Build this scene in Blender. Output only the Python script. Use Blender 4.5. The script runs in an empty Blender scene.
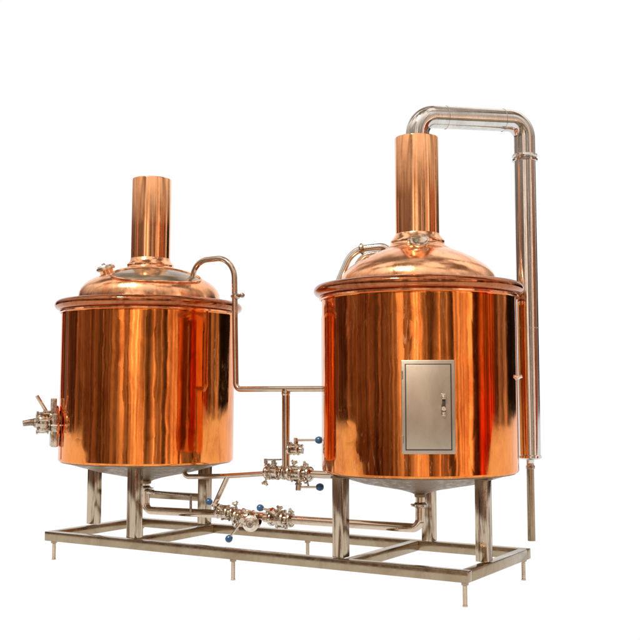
import bpy, bmesh, math, random
from mathutils import Vector, Matrix
random.seed(7)
sc = bpy.context.scene
col = sc.collection
PI = math.pi
def V(*a): return Vector(a)

# ------------------------------------------------------------------ materials
class NT:
    """tiny node helper"""
    def __init__(s, tree): s.t = tree; s.n = tree.nodes; s.l = tree.links
    def node(s, kind, **kw):
        n = s.n.new(kind)
        for k, v in kw.items(): setattr(n, k, v)
        return n
    def put(s, sock, v):
        if isinstance(v, bpy.types.NodeSocket): s.l.new(v, sock)
        elif v is not None: sock.default_value = v
    def math(s, op, a, b=None, c=None, clamp=False):
        n = s.node('ShaderNodeMath', operation=op, use_clamp=clamp)
        s.put(n.inputs[0], a)
        if b is not None: s.put(n.inputs[1], b)
        if c is not None: s.put(n.inputs[2], c)
        return n.outputs[0]
    def vmath(s, op, a, b=None):
        n = s.node('ShaderNodeVectorMath', operation=op)
        s.put(n.inputs[0], a)
        if b is not None: s.put(n.inputs[1], b)
        return n.outputs['Value'] if op in ('DOT_PRODUCT', 'LENGTH') else n.outputs[0]
    def mapping(s, vec, scale=(1,1,1), loc=(0,0,0), rot=(0,0,0)):
        n = s.node('ShaderNodeMapping'); s.put(n.inputs[0], vec)
        n.inputs['Scale'].default_value = scale; n.inputs['Location'].default_value = loc
        n.inputs['Rotation'].default_value = rot
        return n.outputs[0]
    def noise(s, vec, scale=5, detail=3, rough=.5, dist=0):
        n = s.node('ShaderNodeTexNoise'); s.put(n.inputs['Vector'], vec)
        n.inputs['Scale'].default_value = scale; n.inputs['Detail'].default_value = detail
        n.inputs['Roughness'].default_value = rough; n.inputs['Distortion'].default_value = dist
        return n.outputs[0]
    def ramp(s, fac, stops, interp='LINEAR'):
        n = s.node('ShaderNodeValToRGB'); s.put(n.inputs[0], fac)
        e = n.color_ramp.elements; n.color_ramp.interpolation = interp
        while len(e) > 1: e.remove(e[0])
        first = True
        for p, c in stops:
            if not isinstance(c, (tuple, list)): c = (c, c, c)
            if first: x = e[0]; x.position = p; first = False
            else: x = e.new(p)
            x.color = (*c, 1)
        return n.outputs[0]
    def mix(s, fac, a, b, mode='MIX'):
        n = s.node('ShaderNodeMix', data_type='RGBA', blend_type=mode)
        s.put(n.inputs[0], fac)
        s.put(n.inputs[6], (*a, 1) if isinstance(a, tuple) else a)
        s.put(n.inputs[7], (*b, 1) if isinstance(b, tuple) else b)
        return n.outputs[2]
    def bump(s, h, strength, dist, normal=None):
        n = s.node('ShaderNodeBump'); s.put(n.inputs['Height'], h)
        n.inputs['Strength'].default_value = strength; n.inputs['Distance'].default_value = dist
        if normal is not None: s.put(n.inputs['Normal'], normal)
        return n.outputs[0]

def new_mat(name):
    m = bpy.data.materials.new(name); m.use_nodes = True
    t = NT(m.node_tree); b = t.n['Principled BSDF']
    return m, t, b

def copper(name, light, dark, rough, crinkle, streak=True):
    m, t, b = new_mat(name)
    co = t.vmath('ADD', t.node('ShaderNodeTexCoord').outputs['Object'], t.vmath('MULTIPLY', t.node('ShaderNodeObjectInfo').outputs['Location'], (3.7, 2.9, 1.3)))
    b.inputs['Metallic'].default_value = 1
    blot = t.noise(t.mapping(co, (3.2, 3.2, 1.5)), 1.6, 6, .62, .6)
    fine = t.noise(t.mapping(co, (9, 9, 2.6)), 2.4, 8, .7, 1.2)
    f = t.math('ADD', t.math('MULTIPLY', blot, .6), t.math('MULTIPLY', fine, .4))
    fac = t.ramp(f, [(.37, 0), (.49, .7), (.58, 1)])
    c = t.mix(fac, dark, light)
    # pale scuffs and drips
    sc_ = t.noise(t.mapping(co, (30, 30, 4.0)), 1.5, 6, .66, 2.2)
    scf = t.ramp(sc_, [(.585, 0), (.64, 1)])
    gate = t.ramp(t.noise(co, 2.2, 2, .5), [(.45, 0), (.56, 1)])
    sm = t.math('MULTIPLY', scf, gate)
    c = t.mix(t.math('MULTIPLY', sm, .45 if streak else 0.0), c, (1.0, .56, .28))
    t.put(b.inputs['Base Color'], c)
    r = t.ramp(t.noise(t.mapping(co, (5, 5, 3)), 3, 6, .7, .5), [(.35, rough * .6), (.7, rough * 1.8)])
    r = t.math('ADD', r, t.math('MULTIPLY', sm, .12 if streak else 0.0))
    t.put(b.inputs['Roughness'], r)
    # rolled sheet: long vertical ripples, then small hand-polish crinkles and dents
    n = None
    if streak:
        h1 = t.noise(t.mapping(co, (6, 6, .22)), 1.0, 2, .4, .1)
        n = t.bump(h1, crinkle, .0042)
        h2 = t.noise(t.mapping(co, (15, 15, .6)), 1.0, 2, .45, .15)
        n = t.bump(h2, crinkle, .0005, n)
        h3 = t.noise(t.mapping(co, (1, 1, .35)), 7, 1, .4, .3)
        gate2 = t.ramp(t.noise(co, 3.1, 2, .5), [(.47, 0), (.62, 1)])
        n = t.bump(t.math('MULTIPLY', h3, gate2), crinkle * .8, .0018, n)
    else:
        h3 = t.noise(co, 9, 4, .5, .5)
        n = t.bump(h3, crinkle, .003)
    t.put(b.inputs['Normal'], n)
    return m

def steel(name, light, dark, rough, bump=.25, scale=(6, 6, 6), spread=(.38, .62), rs=.5):
    m, t, b = new_mat(name)
    co = t.vmath('ADD', t.node('ShaderNodeTexCoord').outputs['Object'], t.vmath('MULTIPLY', t.node('ShaderNodeObjectInfo').outputs['Location'], (3.7, 2.9, 1.3)))
    b.inputs['Metallic'].default_value = 1
    f = t.noise(t.mapping(co, scale), 2.0, 7, .68, .8)
    fac = t.ramp(f, [(spread[0], 0), (spread[1], 1)])
    t.put(b.inputs['Base Color'], t.mix(fac, dark, light))
    r = t.ramp(t.noise(t.mapping(co, (scale[0]*2, scale[1]*2, scale[2]*2)), 3, 5, .7), [(.3, rough * (1 - rs)), (.7, rough * (1 + rs))])
    t.put(b.inputs['Roughness'], r)
    h = t.noise(t.mapping(co, scale), 6, 4, .6, .4)
    t.put(b.inputs['Normal'], t.bump(h, bump, .003))
    return m

M = {}
M['copper'] = copper('polished_copper_sheet', (.93, .315, .070), (.58, .15, .028), .07, 1.0)
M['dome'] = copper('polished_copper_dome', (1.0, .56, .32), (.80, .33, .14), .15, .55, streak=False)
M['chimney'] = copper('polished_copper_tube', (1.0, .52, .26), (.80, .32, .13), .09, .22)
M['rim'] = copper('dark_copper_rim', (.48, .165, .065), (.26, .07, .026), .10, .35, streak=False)
M['pipe'] = steel('stainless_pipe', (.62, .49, .37), (.48, .34, .24), .12, .03, (4, 4, 4), (.30, .50))
M['vapour'] = steel('polished_stainless_duct', (.70, .69, .66), (.60, .57, .52), .11, .07, (9, 9, 1.0), (.35, .6))
M['frame'] = steel('brushed_stainless_frame', (.40, .31, .205), (.31, .22, .135), .19, .03, (3, 3, 3), (.30, .60))
M['leg'] = steel('stainless_leg', (.54, .43, .31), (.15, .08, .045), .13, .35, (20, 20, 1.2), (.38, .52))
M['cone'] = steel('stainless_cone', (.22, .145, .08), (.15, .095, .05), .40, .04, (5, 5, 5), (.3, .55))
M['valve'] = steel('cast_stainless_valve', (.64, .55, .44), (.20, .12, .075), .17, .22, (16, 16, 16), (.36, .54))
M['box'] = steel('brushed_stainless_cabinet', (.52, .44, .345), (.47, .39, .30), .40, .02, (5, 5, 3), (.35, .65), .08)
M['dull'] = steel('dull_dark_steel', (.42, .34, .27), (.20, .13, .09), .32, .3, (12, 12, 12))
M['cap'] = steel('bright_steel_cap', (.86, .80, .71), (.62, .50, .38), .20, .10, (8, 8, 8))

m, t, b = new_mat('blue_plastic')
co = t.node('ShaderNodeTexCoord').outputs['Object']
t.put(b.inputs['Base Color'], t.mix(t.ramp(t.noise(co, 30, 3), [(.35, 0), (.7, 1)]), (.010, .045, .12), (.025, .105, .22)))
b.inputs['Roughness'].default_value = .28
M['blue'] = m
m, t, b = new_mat('painted_gap_shade')  # near-black colour painted in for the shade in narrow openings
co = t.node('ShaderNodeTexCoord').outputs['Object']
t.put(b.inputs['Base Color'], t.mix(t.noise(co, 20, 2), (.012, .009, .007), (.04, .03, .02)))
b.inputs['Roughness'].default_value = .6
M['dark'] = m
m, t, b = new_mat('smoky_window_glass')
co = t.node('ShaderNodeTexCoord').outputs['Object']
t.put(b.inputs['Base Color'], t.mix(t.ramp(t.noise(co, 5, 3), [(.35, 0), (.65, 1)]), (.20, .155, .115), (.50, .41, .30)))
b.inputs['Metallic'].default_value = .85
b.inputs['Roughness'].default_value = .16
M['glass'] = m
m, t, b = new_mat('glowing_white_blank')  # self-lit white, added to keep the blank background shadowless
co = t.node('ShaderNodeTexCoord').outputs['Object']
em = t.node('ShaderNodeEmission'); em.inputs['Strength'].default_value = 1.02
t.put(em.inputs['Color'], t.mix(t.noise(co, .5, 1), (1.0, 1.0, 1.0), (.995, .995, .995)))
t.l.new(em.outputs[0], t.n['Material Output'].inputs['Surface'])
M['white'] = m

# ------------------------------------------------------------------ mesh helpers
class MB:
    def __init__(s): s.bm = bmesh.new()
    def _ring(s, c, x, y, r, n):
        return [s.bm.verts.new(c + x * (r * math.cos(2*PI*i/n)) + y * (r * math.sin(2*PI*i/n))) for i in range(n)]
    def _bridge(s, a, b):
        n = len(a)
        for i in range(n):
            s.bm.faces.new((a[i], a[(i+1) % n], b[(i+1) % n], b[i]))
    def tube(s, pts, r, n=24, fillet=0.0, caps=True, seg=10):
        pts = [Vector(p) for p in pts]
        path = [pts[0]]
        for i in range(1, len(pts) - 1):
            p, a, c = pts[i], pts[i-1], pts[i+1]
            f = fillet[i-1] if isinstance(fillet, (list, tuple)) else fillet
            u = (a - p); w = (c - p)
            if f <= 0: path.append(p); continue
            ang = u.angle(w)
            if ang > PI - .02: path.append(p); continue
            tl = min(f / math.tan(ang / 2), u.length * .49, w.length * .49)
            f2 = tl * math.tan(ang / 2)
            un, wn = u.normalized(), w.normalized()
            cen = p + (un + wn).normalized() * (f2 / math.sin(ang / 2))
            s0 = p + un * tl - cen; s1 = p + wn * tl - cen
            tot = s0.angle(s1); ax = s0.cross(s1).normalized()
            for k in range(seg + 1):
                path.append(cen + Matrix.Rotation(tot * k / seg, 3, ax) @ s0)
        path.append(pts[-1])
        q = [path[0]]
        for p in path[1:]:
            if (p - q[-1]).length > 1e-5: q.append(p)
        path = q
        t0 = (path[1] - path[0]).normalized()
        x = t0.orthogonal().normalized(); rings = []
        for i, p in enumerate(path):
            if i == 0: tg = t0
            elif i == len(path) - 1: tg = (path[i] - path[i-1]).normalized()
            else: tg = ((path[i+1] - path[i]).normalized() + (path[i] - path[i-1]).normalized()).normalized()
            x = (x - tg * x.dot(tg)).normalized(); y = tg.cross(x)
            rr = r(i / (len(path) - 1)) if callable(r) else r
            rings.append(s._ring(p, x, y, rr, n))
        for a, b2 in zip(rings, rings[1:]): s._bridge(a, b2)
        if caps:
            s.bm.faces.new(list(reversed(rings[0]))); s.bm.faces.new(rings[-1])
        return s
    def lathe(s, prof, o=(0,0,0), axis=(0,0,1), n=64, a0=0, a1=2*PI):
        """profile (radius, distance along axis)"""
        o = Vector(o); ax = Vector(axis).normalized()
        x = V(1,0,0) if abs(ax.z) > .99 else ax.orthogonal().normalized()
        y = ax.cross(x)
        prev = None
        for (r, h) in prof:
            if r < 1e-6: cur = [s.bm.verts.new(o + ax * h)]
            else: cur = s._ring(o + ax * h, x, y, r, n)
            if prev is not None:
                if len(prev) == 1 and len(cur) > 1:
                    for i in range(n): s.bm.faces.new((prev[0], cur[(i+1) % n], cur[i]))
                elif len(cur) == 1 and len(prev) > 1:
                    for i in range(n): s.bm.faces.new((prev[i], prev[(i+1) % n], cur[0]))
                elif len(cur) > 1: s._bridge(prev, cur)
            prev = cur
        return s
    def cyl(s, a, b, r, n=24, bev=0.0):
        a, b = Vector(a), Vector(b); L = (b - a).length
        bev = min(bev, L * .4, r * .6)
        if bev > 0: pr = [(0, 0), (r - bev, 0), (r, bev), (r, L - bev), (r - bev, L), (0, L)]
        else: pr = [(0, 0), (r, 0), (r, L), (0, L)]
        return s.lathe(pr, a, b - a, n)
    def ball(s, c, r, n=20, squash=1.0, axis=(0,0,1)):
        pr = [(r * math.sin(PI * k / 12), -r * squash * math.cos(PI * k / 12)) for k in range(13)]
        pr[0] = (0, -r * squash); pr[-1] = (0, r * squash)
        return s.lathe(pr, c, axis, n)
    def box(s, c, size, ux=(1,0,0), uz=(0,0,1), bev=.003):
        ux = Vector(ux).normalized(); uz = Vector(uz).normalized(); uy = uz.cross(ux).normalized()
        mt = Matrix((ux, uy, uz)).transposed().to_4x4(); mt.translation = Vector(c)
        r = bmesh.ops.create_cube(s.bm, size=1.0)
        vs = r['verts']
        for v in vs: v.co = Vector((v.co.x * size[0], v.co.y * size[1], v.co.z * size[2]))
        if bev > 0:
            es = list({e for v in vs for e in v.link_edges})
            o = bmesh.ops.bevel(s.bm, geom=es, offset=bev, segments=2, affect='EDGES', profile=.5)
            vs = list({v for f in o['faces'] for v in f.verts} | {v for v in vs if v.is_valid})
        for v in vs: v.co = mt @ v.co
        return s
    def build(s, name, mat, parent=None, smooth=35, origin=None):
        bmesh.ops.recalc_face_normals(s.bm, faces=s.bm.faces)
        me = bpy.data.meshes.new(name); 
        base = Vector(origin) if origin is not None else (parent.location.copy() if parent and parent.parent is None else (parent.parent.location.copy() if parent else V(0,0,0)))
        for v in s.bm.verts: v.co -= base
        s.bm.to_mesh(me); s.bm.free()
        for p in me.polygons: p.use_smooth = True
        try: me.set_sharp_from_angle(angle=math.radians(smooth))
        except Exception: pass
        me.materials.append(M[mat] if isinstance(mat, str) else mat)
        o = bpy.data.objects.new(name, me); col.objects.link(o)
        if parent is not None: o.parent = parent
        else: o.location = base
        return o

def tag(o, label=None, cat=None, group=None, kind=None):
    for k, v in (('label', label), ('category', cat), ('group', group), ('kind', kind)):
        if v: o[k] = v
    return o
def thing(name, loc, label, cat, group=None):
    o = bpy.data.objects.new(name, None); o.empty_display_size = .1; col.objects.link(o); o.location = loc
    return tag(o, label, cat, group)

# ------------------------------------------------------------------ viewpoint constants (metres)
CAM = V(4.5835, -4.3396, .9788)
YAW, PITCH, ROLL, FPX = -.55157, .07261, -.00328, 1020.75
FW = V(math.sin(YAW), math.cos(YAW), 0)       # horizontal facing direction of the lens
RT = V(math.cos(YAW), -math.sin(YAW), 0)
T1 = V(.431, .396, 0); T2 = V(2.254, .4186, 0)
FLOOR = .014
L, W, RH, RTOP, RW = 2.694, .815, .054, .177, .05

# ------------------------------------------------------------------ setting
def backdrop():
    prof = []
    back = 45.0; rad = 6.0; top = 27.0
    prof += [(2.9, 0), (4, 0), (10, 0), (back - rad, 0)]
    for k in range(1, 13):
        a = PI/2 * k / 12
        prof.append((back - rad + rad * math.sin(a), rad - rad * math.cos(a)))
    prof.append((back, top))
    s = MB(); rows = []
    for (d, h) in prof:
        row = []
        for u in (-26, -10, 0, 10, 26):
            p = CAM + FW * d + RT * u
            row.append(s.bm.verts.new((p.x, p.y, FLOOR + h)))
        rows.append(row)
    for a, b2 in zip(rows, rows[1:]):
        for i in range(4): s.bm.faces.new((a[i], a[i+1], b2[i+1], b2[i]))
    o = s.build('glowing_white_backdrop', 'white')  # added glowing sheet standing in for an empty white background
    tag(o, 'plain white glowing sheet added as blank floor and backdrop behind the brewing equipment', None, None, 'structure')
backdrop()

# ------------------------------------------------------------------ brewing tanks
DOME = [(.428, 1.500), (.428, 1.560), (.424, 1.590), (.412, 1.616), (.392, 1.640), (.364, 1.662), (.328, 1.682),
        (.286, 1.700), (.240, 1.715), (.197, 1.727), (.160, 1.738), (.138, 1.747), (.128, 1.760)]
DOME_SLIM = [(.404, 1.500), (.404, 1.550), (.398, 1.580), (.382, 1.606), (.357, 1.631), (.324, 1.655), (.287, 1.677),
        (.247, 1.697), (.208, 1.713), (.174, 1.726), (.150, 1.738), (.136, 1.750), (.128, 1.760)]
def dome_at(k, DOME=DOME):
    """k 0..1 along the profile from base to collar"""
    pts = DOME[1:]
    d = [0]
    for a, b2 in zip(pts, pts[1:]): d.append(d[-1] + math.hypot(b2[0]-a[0], b2[1]-a[1]))
    s = k * d[-1]
    for i in range(len(pts) - 1):
        if s <= d[i+1] + 1e-9:
            f = (s - d[i]) / (d[i+1] - d[i]); a, b2 = pts[i], pts[i+1]
            tx, tz = b2[0]-a[0], b2[1]-a[1]; ln = math.hypot(tx, tz)
            return a[0] + tx*f, a[1] + tz*f, tz/ln, -tx/ln   # r, z, normal r, normal z
    return pts[-1][0], pts[-1][1], 0, 1

def tank(T, R, label, zb, apex, ztop, legs, chim_r, seam_az, DOME=DOME):
    t = thing('brewing_tank', (T.x, T.y, 0), label, 'brewing tank', 'copper brewing tanks on the skid')
    b = MB()
    b.lathe([(R - .012, zb + .001), (R - .004, zb + .004), (R, zb + .012), (R, zb + .015), (R, zb + .03), (R, 1.20), (R, 1.452), (R, 1.456), (R + .002, 1.470), (R + .006, 1.478)], T, n=160)
    body = b.build('body', 'copper', t)
    # standing weld seam on the shell
    a = seam_az
    sp = [V(T.x + (R+.0006) * math.cos(a), T.y + (R+.0006) * math.sin(a), z) for z in (zb + .02, 1.0, 1.45)]
    MB().tube(sp, .0016, 8).build('weld_seam', 'copper', body)
    # rolled brim
    b = MB()
    pr = [(R - .05, 1.480), (R + .004, 1.474)]
    cx, cz, rx, rz = R + .008, 1.510, .034, .030
    for k in range(17):
        an = -PI/2 + PI * k / 16
        pr.append((cx + rx * math.cos(an), cz + rz * math.sin(an)))
    pr += [(R - .03, 1.537), (R - .06, 1.530), (.40, 1.526)]
    b.lathe(pr, T, n=160); b.build('rim', 'rim', t)
    MB().lathe([(R + .003, 1.462), (R + .013, 1.466), (R + .014, 1.474), (R + .003, 1.479)], T, n=160).build('trim_band', 'dome', t)
    b = MB(); b.lathe(DOME, T, n=128); dome = b.build('dome', 'dome', t)
    db = DOME[0][0]
    MB().lathe([(db, 1.520), (db + .010, 1.526), (db + .012, 1.536), (db + .007, 1.545), (db, 1.548)], T, n=128).build('bead', 'rim', dome)
    # collar and chimney
    b = MB()
    b.lathe([(.176, 1.718), (.170, 1.7305), (.156, 1.739), (.146, 1.746), (.141, 1.754), (.1405, 1.762), (.142, 1.768), (.138, 1.775), (.131, 1.782), (.1245, 1.792), (chim_r + .002, 1.803), (chim_r, 1.808)], T, n=96)
    b.build('collar', 'dome', t)
    b = MB()
    b.lathe([(chim_r, 1.800), (chim_r, 2.0), (chim_r, ztop - .004), (chim_r - .002, ztop), (chim_r - .006, ztop), (chim_r - .007, ztop - .004), (chim_r - .007, 1.85)], T, n=96)
    ch = b.build('chimney', 'chimney', t)
    a = seam_az + .5
    MB().tube([V(T.x + (chim_r+.0004) * math.cos(a), T.y + (chim_r+.0004) * math.sin(a), z) for z in (1.808, 2.1, ztop-.004)], .0014, 8).build('weld_seam', 'chimney', ch)
    # cone bottom with outlet
    b = MB()
    b.lathe([(R - .010, zb + .003), (R - .016, zb - .004), (R - .05, zb - .010), (.30, apex + (zb-apex)*.50), (.10, apex + .018), (.045, apex + .002), (.030, apex - .006), (.028, apex - .02)], T, n=128)
    b.build('cone_bottom', 'cone', t)
    # legs, square tube with a welded foot plate
    for (x, y) in legs:
        b = MB(); rr = math.hypot(x - T.x, y - T.y)
        zt = zb - .004
        b.box((x, y, (RTOP + .003 + zt) / 2), (.064, .064, zt - RTOP - .003), bev=.005)
        lg = b.build('leg', 'leg', t)
        MB().box((x, y, zt - .008), (.074, .074, .012), bev=.003).build('weld_plate', 'cone', lg)
    return t

def fitting(parent_name, T, az, k, rad, label, cat, hubmat='cap', lever=True, tilt=0.0):
    """round capped port standing on a dome"""
    r, z, nr, nz = dome_at(k, DOME_SLIM if T is T2 else DOME)
    d = V(math.cos(az), math.sin(az), 0)
    p = V(T.x, T.y, 0) + d * r + V(0, 0, z)
    n = (d * nr + V(0, 0, nz)).normalized()
    if tilt: n = (n + d * tilt).normalized()
    side = n.cross(V(0,0,1)).normalized()
    return p, n, side

t1 = tank(T1, .5206, 'left copper tank with an open chimney and a glass window in its dome', .5824, .466, 2.300,
          [(.032, .372), (.655, .046), (.585, .770)], .1195, 4.2)
t2 = tank(T2, .500, 'right copper tank carrying the steel cabinet, its taller chimney topped by a duct', .5824, .473, 2.316,
          [(2.002, .046), (2.655, .285), (2.135, .770)], .1145, 5.6, DOME_SLIM)

t1.rotation_euler = Matrix.Rotation(.010, 3, FW).to_euler()

def port(t, T, az, k, rad, tilt=0.0):
    p, n, side = fitting('', T, az, k, rad, '', '', tilt=tilt)
    a = MB(); a.cyl(p - n * .02, p + n * .022, rad * .72, 32, .002)
    pt = a.build('inspection_port', 'dome', t)
    a = MB()
    a.lathe([(rad * .72, .016), (rad * .96, .018), (rad * 1.02, .026), (rad * .98, .036), (rad * .86, .040), (rad * .80, .046), (rad*.3, .050), (0, .050)], p, n, 40)
    a.build('cap', 'cap', pt)
    a = MB()
    # clamp ring lugs with a wing nut
    q = p + side * (rad * 1.02) + n * .027
    a.box(q, (.022, .014, .020), ux=side, uz=n, bev=.002)
    a.cyl(q - n.cross(side) * .02, q + n.cross(side) * .024, .0045, 12)
    a.box(q + n.cross(side) * .026, (.024, .006, .010), ux=side, uz=n, bev=.002)
    a.tube([p + n * .05, p + n * .058 + side * .01, p + n * .056 + side * rad * .9], .005, 10)
    a.build('clamp', 'valve', pt)
# left tank: port on the left shoulder, right tank: port at the front under the chimney
port(t1, T1, math.atan2(-.72, -.62) + .18, .60, .056, .0)
port(t2, T2, math.atan2(-.874, .455) + .03, .86, .048, .55)

# dome window of the left tank: a patch that follows the dome, with a raised frame
def window(t, T, az0, half_az, k0, k1):
    b = MB(); N, K = 48, 10
    def pt(u, v, off):           # u,v in the unit disc
        az = az0 + u * half_az; k = (k0 + k1) / 2 + v * (k1 - k0) / 2
        r, z, nr, nz = dome_at(k)
        d = V(math.cos(az), math.sin(az), 0)
        return V(T.x, T.y, 0) + d * (r + nr * off) + V(0, 0, z + nz * off)
    rings = []
    c = b.bm.verts.new(pt(0, 0, .004))
    def shp(a):                  # rounded half-moon: flatter lower edge
        u, v = math.cos(a), math.sin(a)
        return (math.copysign(abs(u) ** .8, u), math.copysign(abs(v) ** .8, v))
    for j in range(1, K + 1):
        rings.append([b.bm.verts.new(pt(shp(2*PI*i/N)[0]*j/K, shp(2*PI*i/N)[1]*j/K, .004)) for i in range(N)])
    for i in range(N): b.bm.faces.new((c, rings[0][i], rings[0][(i+1) % N]))
    for a, c2 in zip(rings, rings[1:]): b._bridge(a, c2)
    w = b.build('dome_window', 'glass', t)
    f = MB(); path = [pt(*shp(2*PI*i/N), .005) for i in range(N + 1)]
    f.tube(path, .0075, 10, caps=False)
    f.build('window_frame', 'dome', w)
AZ1 = math.atan2(-.752, .659)
window(t1, T1, AZ1 + .15, .88, .18, .80)
# right tank: small rod sticking out of the shell near the duct
d = V(math.cos(-.35), math.sin(-.35), 0); rd = RT
p = T2 + (RT * .955 - FW * .32) .normalized() * .500 + V(0,0,1.058)
n = (p - T2); n.z = 0; n.normalize()
b = MB(); b.cyl(p - n * .01, p + n * .012, .013, 16, .002); b.tube([p + n*.005, p + n*.026 + V(0,0,.008) ], .0085, 12)
b.build('sample_nipple', 'cap', t2)

# ------------------------------------------------------------------ control box on the right tank
def cabinet():
    n = V(.470, -.883, 0).normalized()      # outward
    ux = V(0,0,1).cross(n).normalized()      # to the right seen from outside
    lat = -.004
    cx = T2 + n * 0
    # centre of the box face
    c = V(2.5105, -.0105, .9185)
    # keep face just in front of the shell
    base = V(T2.x, T2.y, 0)
    rel = c - base; rel.z = 0
    u = rel.dot(ux); 
    face = .520
    c = base + ux * u + n * face + V(0,0,.9185)
    Wd, Hd, D = .250, .437, .085
    t = thing('control_cabinet', (c.x, c.y, c.z), 'small steel cabinet with a locked door mounted on the right copper tank', 'cabinet')
    b = MB(); b.box(c - n * D/2, (Wd, D, Hd), ux=ux, bev=.005); b.build('housing', 'box', t)
    g = MB(); g.box(c + n * .0012, (Wd - .034, .004, Hd - .036), ux=ux, bev=.0008)
    g.build('door_gap_shade', 'dark', t)  # dark plate standing in for the shade around the door
    b = MB(); b.box(c + n * .0035, (Wd - .044, .007, Hd - .046), ux=ux, bev=.002); door = b.build('door', 'box', t)
    lc = c + ux * .070 + V(0,0,.010) + n * .008
    b = MB(); b.box(lc, (.022, .006, .104), ux=ux, bev=.002); lk = b.build('lock_plate', 'valve', door)
    b = MB()
    b.box(lc + n * .004 + V(0,0,.005), (.016, .005, .040), ux=ux, bev=.001)
    b.build('lock_recess_shade', 'dark', door)  # dark block standing in for the shade inside the lock opening
    b = MB()
    b.box(lc + n * .009 + V(0,0,.038), (.018, .012, .024), ux=ux, bev=.003)
    b.build('latch', 'cap', door)
    b = MB(); b.cyl(lc + n * .002 - V(0,0,.018), lc + n * .016 - V(0,0,.018), .010, 16, .002)
    b.build('lock', 'cap', door)
    b = MB(); b.box(lc + n * .008 - V(0,0,.043), (.015, .009, .018), ux=ux, bev=.003)
    b.build('latch', 'cap', door)
    for zz in (-.15, .15):
        b = MB(); b.cyl(c - ux * (Wd/2 - .004) + V(0,0,zz-.018) - n*.001, c - ux * (Wd/2 - .004) + V(0,0,zz+.018) - n*.001, .005, 12, .001)
        b.build('hinge', 'box', t)
cabinet()

# ------------------------------------------------------------------ skid
def skid():
    t = thing('skid_frame', (L/2, W/2, FLOOR), 'welded rectangular steel base frame on threaded feet under both tanks', 'steel frame')
    zc = RTOP - RH/2
    def rail(a, c, name='rail'):
        b = MB(); a, c = Vector(a), Vector(c); d = c - a
        b.box((a + c) / 2, (d.length, RW, RH), ux=d, bev=.004)
        return b.build(name, 'frame', t)
    rail((0, RW/2, zc), (L, RW/2, zc)); rail((0, W - RW/2, zc), (L, W - RW/2, zc))
    rail((RW/2, RW, zc), (RW/2, W - RW, zc)); rail((L - RW/2, RW, zc), (L - RW/2, W - RW, zc))
    for x in (.640, 2.045):
        rail((x, RW, zc - .001), (x, W - RW, zc - .001), 'crossbar')
    # raised brace at the back with its corner post
    b = MB(); b.box((.036, W - .045, (RTOP + .365) / 2), (.05, .05, .365 - RTOP), bev=.004); b.build('corner_post', 'frame', t)
    b = MB(); b.box(((.062 + .553) / 2, W - .045, .337), (.491, .036, .046), bev=.003); b.build('brace', 'frame', t)
    for (x, y) in ((.056, .024), (1.362, .024), (2.668, .024), (2.662, W - .026), (1.338, W - .026), (.056, W - .026)):
        b = MB()
        n0 = 34; top = RTOP - RH + .004
        prof = [(0, FLOOR)]
        z = FLOOR
        prof.append((.0125, z)); prof.append((.0125, z + .006))
        z += .006
        while z < top - .004:
            prof.append((.0108, z)); prof.append((.0098, z + .0022)); z += .0044
        prof += [(.0105, top), (0, top)]
        b.lathe(prof, (x, y, 0), n=18)
        f = b.build('foot', 'pipe', t)
        b = MB(); b.cyl((x, y, top - .016), (x, y, top - .0045), .0185, 6, .001); b.build('nut', 'frame', f, smooth=20)
skid()

# ------------------------------------------------------------------ vapour duct
def duct():
    t = thing('vapour_duct', (T2.x, T2.y, 2.3), 'wide bent steel duct from the right chimney down beside the tank', 'duct')
    r = .0575
    P = V(2.676, .879, 0)
    a = V(T2.x, T2.y, 2.25); b0 = V(T2.x + .012, T2.y + .0, 2.433); c = V(P.x, P.y, 2.452)
    hz = (c - b0).normalized()
    b = MB(); b.tube([a, b0, c, V(P.x, P.y, 2.262)], lambda f: .0625 - .005*min(1, f*1.15), 48, [.155, .125], seg=20, caps=False)
    el = b.build('elbow', 'vapour', t)
    for q, dr in ((b0 + hz * .156, hz), (c - hz * .128, hz)):
        MB().lathe([(r - .002, -.003), (r + .0045, -.001), (r + .0045, .001), (r - .002, .003)], q, dr, 48).build('weld_ring', 'vapour', el)
    b = MB(); b.lathe([(.0, .0), (.109, .0), (.1095, .004), (.0, .006)], (T2.x, T2.y, 2.300), n=64); b.build('chimney_cover', 'dome', t)
    b = MB()
    b.lathe([(r, 2.268), (r + .010, 2.266), (r + .012, 2.256), (r + .006, 2.250), (r + .006, 2.246), (r + .012, 2.240), (r + .010, 2.231), (r, 2.229)], P, n=48)
    cl = b.build('clamp', 'vapour', t)
    q = V(P.x, P.y, 2.248) - FW * (r + .014) - RT * .035
    MB().box(q, (.016, .02, .026), ux=RT, bev=.002).build('clamp_bolt', 'valve', cl)
    b = MB(); b.lathe([(r, 2.232), (r, 1.6), (r, .70), (r - .001, .654)], P, n=48); dp = b.build('down_pipe', 'vapour', t)
    MB().lathe([(r - .002, 1.332), (r + .0018, 1.330), (r + .0018, 1.327), (r - .002, 1.325)], P, n=48).build('weld_ring', 'vapour', dp)
    b = MB(); b.lathe([(r - .001, .656), (r + .004, .652), (r + .004, .640), (r - .004, .634), (.022, .628), (.020, .612), (.0, .612)], P, n=48); b.build('bottom_cap', 'vapour', t)
    b = MB(); b.cyl(P + V(0,0,.614), P + V(0,0,.588), .020, 24, .003)
    b.cyl(P + V(0,0,.600), P + V(0,0,.582), .026, 6, .002); b.build('union_nut', 'valve', t)
    b = MB(); b.lathe([(.020, .584), (.020, .50), (.0205, .206), (.017, .206), (.017, .3)], P, n=32); b.build('drain_pipe', 'frame', t)
duct()

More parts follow.
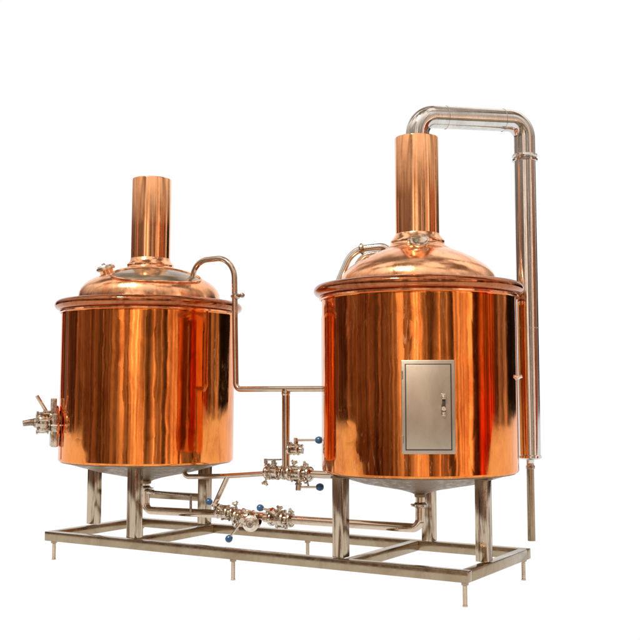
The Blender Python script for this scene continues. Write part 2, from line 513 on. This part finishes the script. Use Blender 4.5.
# ------------------------------------------------------------------ pipework
Y = .40
def ferrule(b, p, d, r, k=1.0):
    """tri-clamp joint around a pipe: two lips and a clamp band"""
    d = Vector(d).normalized(); k2 = .012 * k
    b.lathe([(r, -.020*k), (r + .003, -.018*k), (r + k2, -.010*k), (r + k2 + .004, -.006*k), (r + k2 + .004, .006*k), (r + k2, .010*k), (r + .003, .018*k), (r, .020*k)], p, d, 28)
def clamp(b, p, d, r, side, k=1.0):
    d = Vector(d).normalized(); side = Vector(side).normalized(); o = d.cross(side).normalized()
    R2 = r + .013 * k
    b.lathe([(R2 - .004, -.011*k), (R2 + .004, -.010*k), (R2 + .007, -.004*k), (R2 + .007, .004*k), (R2 + .004, .010*k), (R2 - .004, .011*k)], p, d, 28)
    q = Vector(p) + side * (R2 + .012*k)
    b.box(q - o*.007*k, (.020*k, .009*k, .019*k), ux=side, uz=d, bev=.002)
    b.box(q + o*.007*k, (.020*k, .009*k, .019*k), ux=side, uz=d, bev=.002)
    b.cyl(q - o*.016*k, q + o*.034*k, .0042*k, 10)
    b.box(q + o*.030*k, (.034*k, .008*k, .009*k), ux=(side + d*.6), uz=d - side*.6, bev=.003*k)
    b.ball(q - o*.017*k, .0065*k, 8)

def pipework():
    # cleaning line: left dome -> gooseneck -> cross pipe -> right tank, with a branch down
    t = thing('cleaning_pipe', (1.10, Y, 1.0), 'slim pipe arching out of the left dome and running across to the right tank', 'pipe')
    r = .0165
    b = MB()
    b.tube([(.765, Y, 1.60), (.800, Y, 1.77), (1.085, Y, 1.775), (1.100, Y, 1.0095), (1.80, Y, 1.0075)], r, 24, [.125, .125, .035], seg=16)
    b.build('pipe', 'pipe', t)
    b = MB(); ferrule(b, V(1.0985, Y, 1.545), (0, 0, 1), r, .8); b.build('coupling', 'valve', t)
    b = MB(); b.cyl((1.0985, Y, 1.545), (1.155, Y - .02, 1.545), .009, 12, .002); b.ball((1.160, Y-.022, 1.545), .014, 12); b.build('bleed_screw', 'dull', t)
    b = MB(); b.tube([(1.444, Y, 1.0085), (1.444, Y, .56)], .022, 24); b.build('branch_pipe', 'pipe', t)
    b = MB(); b.lathe([(.022, -.012), (.0245, -.004), (.0245, .004), (.022, .012)], (1.444, Y, .985), (0,0,1), 24); b.build('weld_ring', 'pipe', t)
    # gooseneck of the right dome
    t = thing('gooseneck_pipe', (1.9, .25, 1.55), 'slim steel gooseneck pipe curving out of the left side of the right dome', 'pipe')
    b = MB()
    b.tube([(2.125, .395, 1.65), (2.105, .385, 1.758), (1.915, .325, 1.742), (1.800, .235, 1.40), (1.800, .235, .60)], .0185, 24, [.06, .12, .10], seg=12)
    b.build('pipe', 'vapour', t)
    b = MB(); b.tube([(2.150, .41, 1.66), (2.12, .40, 1.730), (1.97, .340, 1.712), (1.925, .315, 1.63), (1.905, .30, 1.53)], .012, 20, [.04, .09, .05], seg=10)
    b.build('inner_pipe', 'pipe', t)
    b = MB(); ferrule(b, V(1.965, .340, 1.745), (1, .36, .10), .0185, .7); b.build('coupling', 'valve', t)
    # upper line at z ~ .53
    t = thing('upper_pipe', (1.3, Y, .53), 'pipe run leaving the left cone and passing under the right tank', 'pipe')
    b = MB()
    b.tube([(.718, Y, .575), (.724, Y, .497), (1.02, Y, .512), (1.30, Y, .537)], .0145, 20, [.040, .5], seg=8)
    b.build('pipe', 'pipe', t)
    b = MB(); b.tube([(1.045, Y, .514), (.945, Y, .335)], .0145, 20); b.build('branch_pipe', 'pipe', t)
    b = MB(); b.tube([(1.58, Y, .546), (1.96, Y, .546), (1.96, Y, .60)], .0205, 24, .05); b.build('end_pipe', 'pipe', t)
    b = MB(); b.tube([(1.33, Y, .541), (1.56, Y, .546)], .019, 24); b.build('middle_pipe', 'pipe', t)
    # lower line at z ~ .29
    t = thing('lower_pipe', (1.3, Y, .29), 'low pipe joining the cone outlets of both tanks just above the frame', 'pipe')
    r = .0235
    b = MB(); b.tube([(T1.x, T1.y, .455), (T1.x, Y, .286), (1.30, Y, .300)], r, 24, .045, seg=10); b.build('pipe', 'pipe', t)
    b = MB(); b.tube([(1.30, Y, .292), (T2.x, Y + .01, .296), (T2.x, T2.y, .46)], r, 24, .045, seg=10); b.build('pipe', 'pipe', t)
    b = MB(); ferrule(b, V(T2.x, T2.y, .412), (0,0,1), r, .8); clamp(b, V(T2.x, T2.y, .412), (0,0,1), r*.9, (-.9,-.4,0), .7); b.build('clamp', 'valve', t)
    b = MB(); ferrule(b, V(T1.x, T1.y, .418), (0,0,1), r, .8); b.build('clamp', 'valve', t)
    b = MB(); b.tube([(.452, Y-.03, .405), (.80, Y-.03, .392)], .0075, 14); b.build('sample_tube', 'dull', t)
    b = MB(); b.cyl((.470, Y-.03, .402), (.520, Y-.03, .400), .015, 16, .003); b.box((.495, Y-.035, .424), (.045, .010, .007), bev=.002); b.cyl((.495, Y-.03, .40), (.495, Y-.03, .424), .006, 10)
    b.build('sample_cock', 'valve', t)
    b = MB(); b.tube([(.800, Y-.03, .392), (.800, Y-.03, .300)], .0075, 14); b.build('sample_tube', 'dull', t)
pipework()

# ------------------------------------------------------------------ ball valves
def ball_valve(c, d, stem, lever, size, label, lever_len=.10, knob_r=.0165, body=True, clamps=(1, 1), seed=0):
    """c centre, d pipe direction, stem direction, lever direction"""
    c = Vector(c); d = Vector(d).normalized(); stem = Vector(stem).normalized(); lever = Vector(lever).normalized()
    k = size
    t = thing('ball_valve', c, label, 'valve', 'small steel valves on the pipes between the tanks')
    b = MB()
    pr = [(0, -.055), (.020, -.055), (.024, -.045), (.026, -.034), (.040, -.026), (.043, -.018), (.036, -.012), (.038, 0), (.036, .012), (.043, .018), (.040, .026), (.026, .034), (.024, .045), (.020, .055), (0, .055)]
    b.lathe([(r*k, h*k) for r, h in pr], c, d, 28)
    o = d.cross(stem).normalized()
    for sx in (-1, 1):
        for so in (-1, 1):
            q = c + o * (.034*k*so) + stem * (.026*k*sx)
            b.cyl(q - d*.034*k, q + d*.034*k, .006*k, 8)
            b.cyl(q + d*.026*k, q + d*.036*k, .010*k, 6)
            b.cyl(q - d*.036*k, q - d*.026*k, .010*k, 6)
    vb = b.build('body', 'valve', t)
    for i, sgn in enumerate((-1, 1)):
        if clamps[i]:
            b = MB(); ferrule(b, c + d * sgn * .060*k, d, .020*k, k); clamp(b, c + d * sgn * .060*k, d, .021*k, (stem * (1 if (seed + i) % 2 else .6) - o * (.7 if (seed+i) % 2 else -.9)), k)
            b.build('clamp', 'valve', t)
    b = MB(); b.cyl(c + stem * .03*k, c + stem * .075*k, .014*k, 18, .003); b.cyl(c + stem*.048*k, c + stem*.060*k, .020*k, 6, .001)
    b.build('stem', 'valve', t)
    s0 = c + stem * .070*k
    b = MB(); b.cyl(s0 - stem*.012*k, s0 + stem*.018*k, .015*k, 18, .003)
    b.tube([s0, s0 + lever * lever_len], .0062, 12)
    h = b.build('handle', 'pipe', t)
    b = MB(); knob_r *= 1.12; kc = s0 + lever * (lever_len + knob_r*.6)
    b.lathe([(0, -knob_r), (knob_r*.45, -knob_r), (knob_r*.75, -knob_r*.75), (knob_r*.98, -knob_r*.2), (knob_r, .1*knob_r), (knob_r*.85, knob_r*.6), (knob_r*.5, knob_r*.92), (0, knob_r*1.02)], kc, lever, 20)
    b.build('knob', 'blue', h)
    return t

F = -FW    # toward the viewer side
# upper line
tv = ball_valve((1.375, Y, .545), (1, 0, .02), V(-.1, -.2, 1), V(.97, -.2, .0), .92,
    'steel valve with a flat dark lever, left of the vertical pipe on the upper run', .03, .001, seed=1)
for o in list(tv.children):
    if o.name.startswith('handle'):
        for c2 in list(o.children): bpy.data.objects.remove(c2)
        bpy.data.objects.remove(o)
b = MB(); b.box((1.372, Y - .02, .618), (.100, .024, .008), ux=(1, 0, .04), bev=.002); b.cyl((1.322, Y-.02, .594), (1.322, Y-.02, .622), .010, 12, .002)
b.cyl((1.375, Y-.012, .60), (1.375, Y-.012, .622), .008, 12, .002)
b.build('handle', 'dull', tv)
uv = ball_valve((1.530, Y, .546), (1, 0, 0), (0, -.1, -1), RT, 1.05,
    'valve right of the vertical pipe on the upper run, blue knob pointing right below', .105, .019, seed=0)
tv3 = ball_valve((1.512, Y, .676), (1, 0, .0), (0, -.1, 1), RT, .74,
    'topmost small valve on the vertical pipe with a blue knob held out to the right', .115, .0185, clamps=(1, 0), seed=3)
# lower line
ball_valve((1.030, Y, .306), (1, 0, .015), V(-.15, -.75, .62), V(-.80, -.45, .42), .86,
    'leftmost valve on the low pipe, at the foot of the slanted pipe', .055, .0175, seed=1)
mv = ball_valve((1.180, Y - .005, .283), V(1, 0, -.10), V(.35, -.93, .0), V(-.62, -.10, -.78), 1.12,
    'middle valve on the low pipe with a round face and its blue knob hanging down', .125, .0185, seed=0)
rv = ball_valve((1.410, Y, .292), (1, 0, 0), V(-.2, -.72, .65), V(-.93, -.05, .16), 1.02,
    'rightmost valve on the low pipe with its blue knob pointing left', .075, .0175, seed=3)

# round end cap facing the viewer on the middle valve, swing bolts on the others
fc = V(1.225, Y - .01, .268); fn = V(.42, -.90, -.05).normalized()
b = MB(); b.lathe([(0, .0), (.030, .0), (.032, .045), (.045, .050), (.047, .060), (.043, .070), (.036, .074), (.034, .082), (.020, .086), (.016, .082), (0, .082)], fc, fn, 32)
b.build('end_cap', 'cap', mv)
b = MB(); b.cyl(fc + fn*.080, fc + fn*.094, .013, 6, .002); b.build('plug', 'dull', mv)
def swing_bolt(par, p, d):
    d = Vector(d).normalized(); p = Vector(p); s_ = d.cross(FW).normalized()
    b = MB(); b.cyl(p, p + d*.044, .0062, 10)
    b.tube([p + d*.036 - s_*.016 + d*.007, p + d*.036 - s_*.006, p + d*.036 + s_*.006, p + d*.036 + s_*.016 + d*.007], .0075, 10, .006)
    b.cyl(p + d*.024, p + d*.034, .012, 6, .001)
    b.build('wing_bolt', 'valve', par)
swing_bolt(rv, (1.462, Y - .02, .318), (.75, 0, .60)); swing_bolt(rv, (1.405, Y - .02, .322), (.25, 0, .95))
swing_bolt(mv, (1.125, Y - .02, .330), (-.35, 0, .9)); swing_bolt(uv, (1.560, Y - .02, .574), (.72, 0, .75)); swing_bolt(uv, (1.500, Y - .02, .574), (.30, 0, .95))
swing_bolt(tv, (1.330, Y - .02, .520), (-.35, 0, -.9))

# ------------------------------------------------------------------ side outlet valve of the left tank
def side_valve():
    n = (-RT * math.cos(.34) + (-FW) * math.sin(.34)).normalized()
    p = T1 + n * .5206 + V(0, 0, .818)
    s = V(0,0,1).cross(n).normalized()
    up = V(0,0,1)
    t = thing('outlet_valve', p, 'heavy steel outlet valve with clamp and lever on the left side of the left tank', 'valve')
    def P(a, bb, c): return p + n*(a*.80 - .012) + s*bb*1.1 + up*c
    b = MB(); b.cyl(P(-.02,0,0), P(.030,0,0), .062, 40, .003); b.build('neck', 'dull', t)
    b = MB()
    b.box(P(.046, .0, .085), (.032, .080, .115), ux=n, bev=.006)
    b.box(P(.040, .0, -.085), (.046, .095, .115), ux=n, bev=.010)
    b.box(P(.040, 0, 0), (.036, .150, .110), ux=n, bev=.008)
    b.cyl(P(.030,0,0), P(.056,0,0), .070, 36, .004)
    b.build('flange', 'valve', t)
    b = MB()
    b.lathe([(0, .03), (.050, .03), (.054, .04), (.040, .048), (.040, .055), (.052, .062), (.057, .075), (.057, .098), (.050, .112), (.036, .120), (.028, .127), (.028, .135), (0, .135)], p, n, 32)
    for a in range(6):
        an = a * PI/3 + .3; q = s * (.056*math.cos(an)) + up * (.056*math.sin(an))
        b.cyl(p + q + n*.055, p + q + n*.115, .0075, 8); b.cyl(p + q + n*.110, p + q + n*.122, .013, 6)
        b.cyl(p + q + n*.050, p + q + n*.060, .013, 6)
    b.build('body', 'valve', t)
    b = MB(); b.tube([P(.165,0,.004), P(.215,0,.002), P(.262,0,-.004)], lambda f: .022 - .006*f, 20); b.cyl(P(.172,0,.003), P(.192,0,.002), .023, 6, .002)
    b.build('spout', 'dull', t)
    b = MB(); b.cyl(P(.095,0,.03), P(.095,0,.070), .016, 18, .003); b.tube([P(.095, .0, .062), P(.130, .01, .108), P(.168, .015, .158)], .0105, 14)
    b.box(P(.085, .01, .060), (.060,.030,.022), ux=n, bev=.005)
    b.build('handle', 'pipe', t)
    b = MB()
    for c in (.022, -.030):
        b.cyl(P(.030, .055, c), P(.068, .055, c), .010, 6); b.cyl(P(.03,-.055,c), P(.068,-.055,c), .010, 6)
    b.cyl(P(.058, .07, .045), P(.058, -.07, .045), .008, 12); b.ball(P(.060, .02, .040), .018, 12)
    b.ball(P(.062, .02, -.045), .015, 12)
    b.tube([P(.072,.075,-.014), P(.040,.082,-.014), P(-.02,.075,-.014)], .005, 10)
    b.build('bolts', 'cap', t)
    b = MB(); b.lathe([(.068, -.004), (.098, -.002), (.102, .004), (.094, .010), (.066, .012)], p, n, 40); b.build('shell_flange', 'copper', t)
side_valve()

# ------------------------------------------------------------------ surroundings reflected in the metal, as a world
w = bpy.data.worlds.new('World'); sc.world = w; w.use_nodes = True
t = NT(w.node_tree); bg = t.n['Background']
dr = t.vmath('NORMALIZE', t.node('ShaderNodeTexCoord').outputs['Generated'])
sep = t.node('ShaderNodeSeparateXYZ'); t.put(sep.inputs[0], dr); dz = sep.outputs[2]
dR = t.vmath('DOT_PRODUCT', dr, tuple(RT)); dB = t.vmath('DOT_PRODUCT', dr, tuple(-FW))
th = t.math('MULTIPLY', t.math('ARCTAN2', dR, dB), 180 / PI)     # 0 behind the photographer, + to his right
el = t.math('MULTIPLY', t.math('ARCSINE', dz), 180 / PI)
comb = t.node('ShaderNodeCombineXYZ'); t.put(comb.inputs[0], th); t.put(comb.inputs[1], el); ang = comb.outputs[0]
wob = t.math('MULTIPLY', t.math('SUBTRACT', t.noise(t.mapping(ang, (.05, .035, 1)), 1, 1, .5), .5), 9)
th2 = t.math('ADD', th, wob)
fac = t.math('DIVIDE', t.math('ADD', th2, 180), 360)
S = [(-180, (.20, .13, .08)), (-163, (.36, .06, .02)), (-140, (.26, .04, .015)), (-132, (.05, .03, .02)), (-124, (.62, .40, .24)), (-116, (.20, .07, .03)), (-98, (.13, .05, .02)),
     (-88, (.42, .23, .11)), (-72, (.20, .09, .04)), (-58, (.42, .21, .10)), (-44, (.24, .12, .055)), (-30, (.55, .36, .19)), (-27, (1.6, 1.15, .70)), (-21, (.45, .27, .14)),
     (-9, (1.35, .92, .50)), (3, (1.05, .68, .34)), (9, (.22, .13, .06)), (20, (.75, .48, .24)), (33, (.16, .09, .05)), (40, (1.2, .72, .32)), (56, (1.3, .75, .33)),
     (60, (.14, .04, .02)), (67, (.34, .07, .02)), (73, (.72, .075, .02)), (86, (.60, .06, .016)), (92, (.25, .06, .02)), (98, (.08, .05, .03)), (103, (1.25, .85, .52)), (112, (.9, .6, .36)),
     (118, (.03, .02, .01)), (150, (.02, .015, .01)), (180, (.20, .15, .10))]
band = t.ramp(fac, [((a + 180) / 360, c) for a, c in S])
st = t.noise(t.mapping(ang, (.32, .010, 1)), 1, 3, .6, .1)
band = t.mix(1.0, band, t.ramp(st, [(.36, .35), (.44, .8), (.56, 1.05), (.62, 2.1)]), 'MULTIPLY')
st2 = t.noise(t.mapping(ang, (.10, .006, 1)), 1, 2, .5, .1)
band = t.mix(1.0, band, t.ramp(st2, [(.40, .45), (.44, .9), (.56, 1.05), (.60, 1.5)]), 'MULTIPLY')
clut = t.noise(t.mapping(ang, (.06, .06, 1)), 1, 3, .5, .2)
band = t.mix(1.0, band, t.ramp(clut, [(.34, .45), (.46, .9), (.55, 1.05), (.66, 1.35)]), 'MULTIPLY')
rm = t.math('MULTIPLY', t.ramp(fac, [((a + 180) / 360, v) for a, v in ((64, 0), (70, 1), (89, 1), (93, 0))]), t.ramp(t.math('DIVIDE', t.math('ADD', el, 10), 20), [(.42, 0), (.62, .85)]))
band = t.mix(rm, band, t.mix(1.0, t.ramp(st, [(.34, .3), (.5, .9), (.62, 2.2)]), (.42, .20, .08), 'MULTIPLY'))
# overhead: bright hazy; below: dull ground
sky = t.mix(t.ramp(t.noise(t.mapping(dr, (1, 1, .6)), 2.0, 2, .5), [(.42, 0), (.54, 1)]), (.22, .16, .12), (1.35, 1.2, 1.1))
sky = t.mix(t.math('MULTIPLY', t.ramp(t.math('DIVIDE', el, 90), [(.2, 1), (.5, 0)]), 1.0), sky, t.mix(1.0, t.ramp(st, [(.38, .30), (.46, .6), (.56, .95), (.64, 1.8)]), (.74, .66, .58), 'MULTIPLY'))
up = t.ramp(t.math('DIVIDE', el, 90), [(.09, 0), (.20, .75), (.34, 1)])
sat = t.ramp(fac, [((a + 180) / 360, v) for a, v in ((-165, .6), (-158, 1), (-138, 1), (-132, .6), (58, .6), (68, 1), (91, 1), (96, .6))])
hs = t.node('ShaderNodeHueSaturation'); t.put(hs.inputs['Saturation'], sat); t.put(hs.inputs['Color'], band); band = hs.outputs[0]
gm = t.node('ShaderNodeGamma'); t.put(gm.inputs[0], band); gm.inputs[1].default_value = 1.25
band = t.mix(1.0, gm.outputs[0], (.92, .90, 1.0), 'MULTIPLY')
c = t.mix(up, band, sky)
gr = t.mix(t.ramp(t.noise(dr, 7, 5, .6), [(.35, 0), (.65, 1)]), (.10, .06, .035), (.50, .36, .24))
dn = t.ramp(t.math('DIVIDE', t.math('MULTIPLY', el, -1), 90), [(.07, 0), (.16, 1)])
c = t.mix(dn, c, gr)
t.put(bg.inputs['Color'], c); bg.inputs['Strength'].default_value = 1.0

# ------------------------------------------------------------------ sun, from behind the photographer's left shoulder
sl = bpy.data.lights.new('sun', 'SUN'); sl.energy = 5.0; sl.angle = math.radians(.6); sl.color = (1, .93, .82)
so = bpy.data.objects.new('sun', sl); col.objects.link(so)
to_sun = (-FW * 1.0 - RT * .75 + V(0,0,1.55)).normalized()
so.rotation_euler = to_sun.to_track_quat('Z', 'Y').to_euler(); so.location = (0, -3, 6)

# ------------------------------------------------------------------ camera
fw = V(math.sin(YAW)*math.cos(PITCH), math.cos(YAW)*math.cos(PITCH), math.sin(PITCH))
rt = RT.copy(); up_ = rt.cross(fw)
r2 = rt*math.cos(ROLL) + up_*math.sin(ROLL); u2 = -rt*math.sin(ROLL) + up_*math.cos(ROLL)
cd = bpy.data.cameras.new('camera'); cam = bpy.data.objects.new('camera', cd); col.objects.link(cam)
mt = Matrix((r2, u2, -fw)).transposed().to_4x4(); mt.translation = CAM; cam.matrix_world = mt
cd.sensor_width = 36; cd.lens = FPX / 640 * 36; cd.clip_end = 200; cd.clip_start = .05
sc.camera = cam
sc.view_settings.view_transform = 'Standard'; sc.view_settings.look = 'None'; sc.view_settings.exposure = 0
sc.cycles.max_bounces = 8; sc.cycles.glossy_bounces = 6
sc.render.resolution_x = 1024; sc.render.resolution_y = 1024
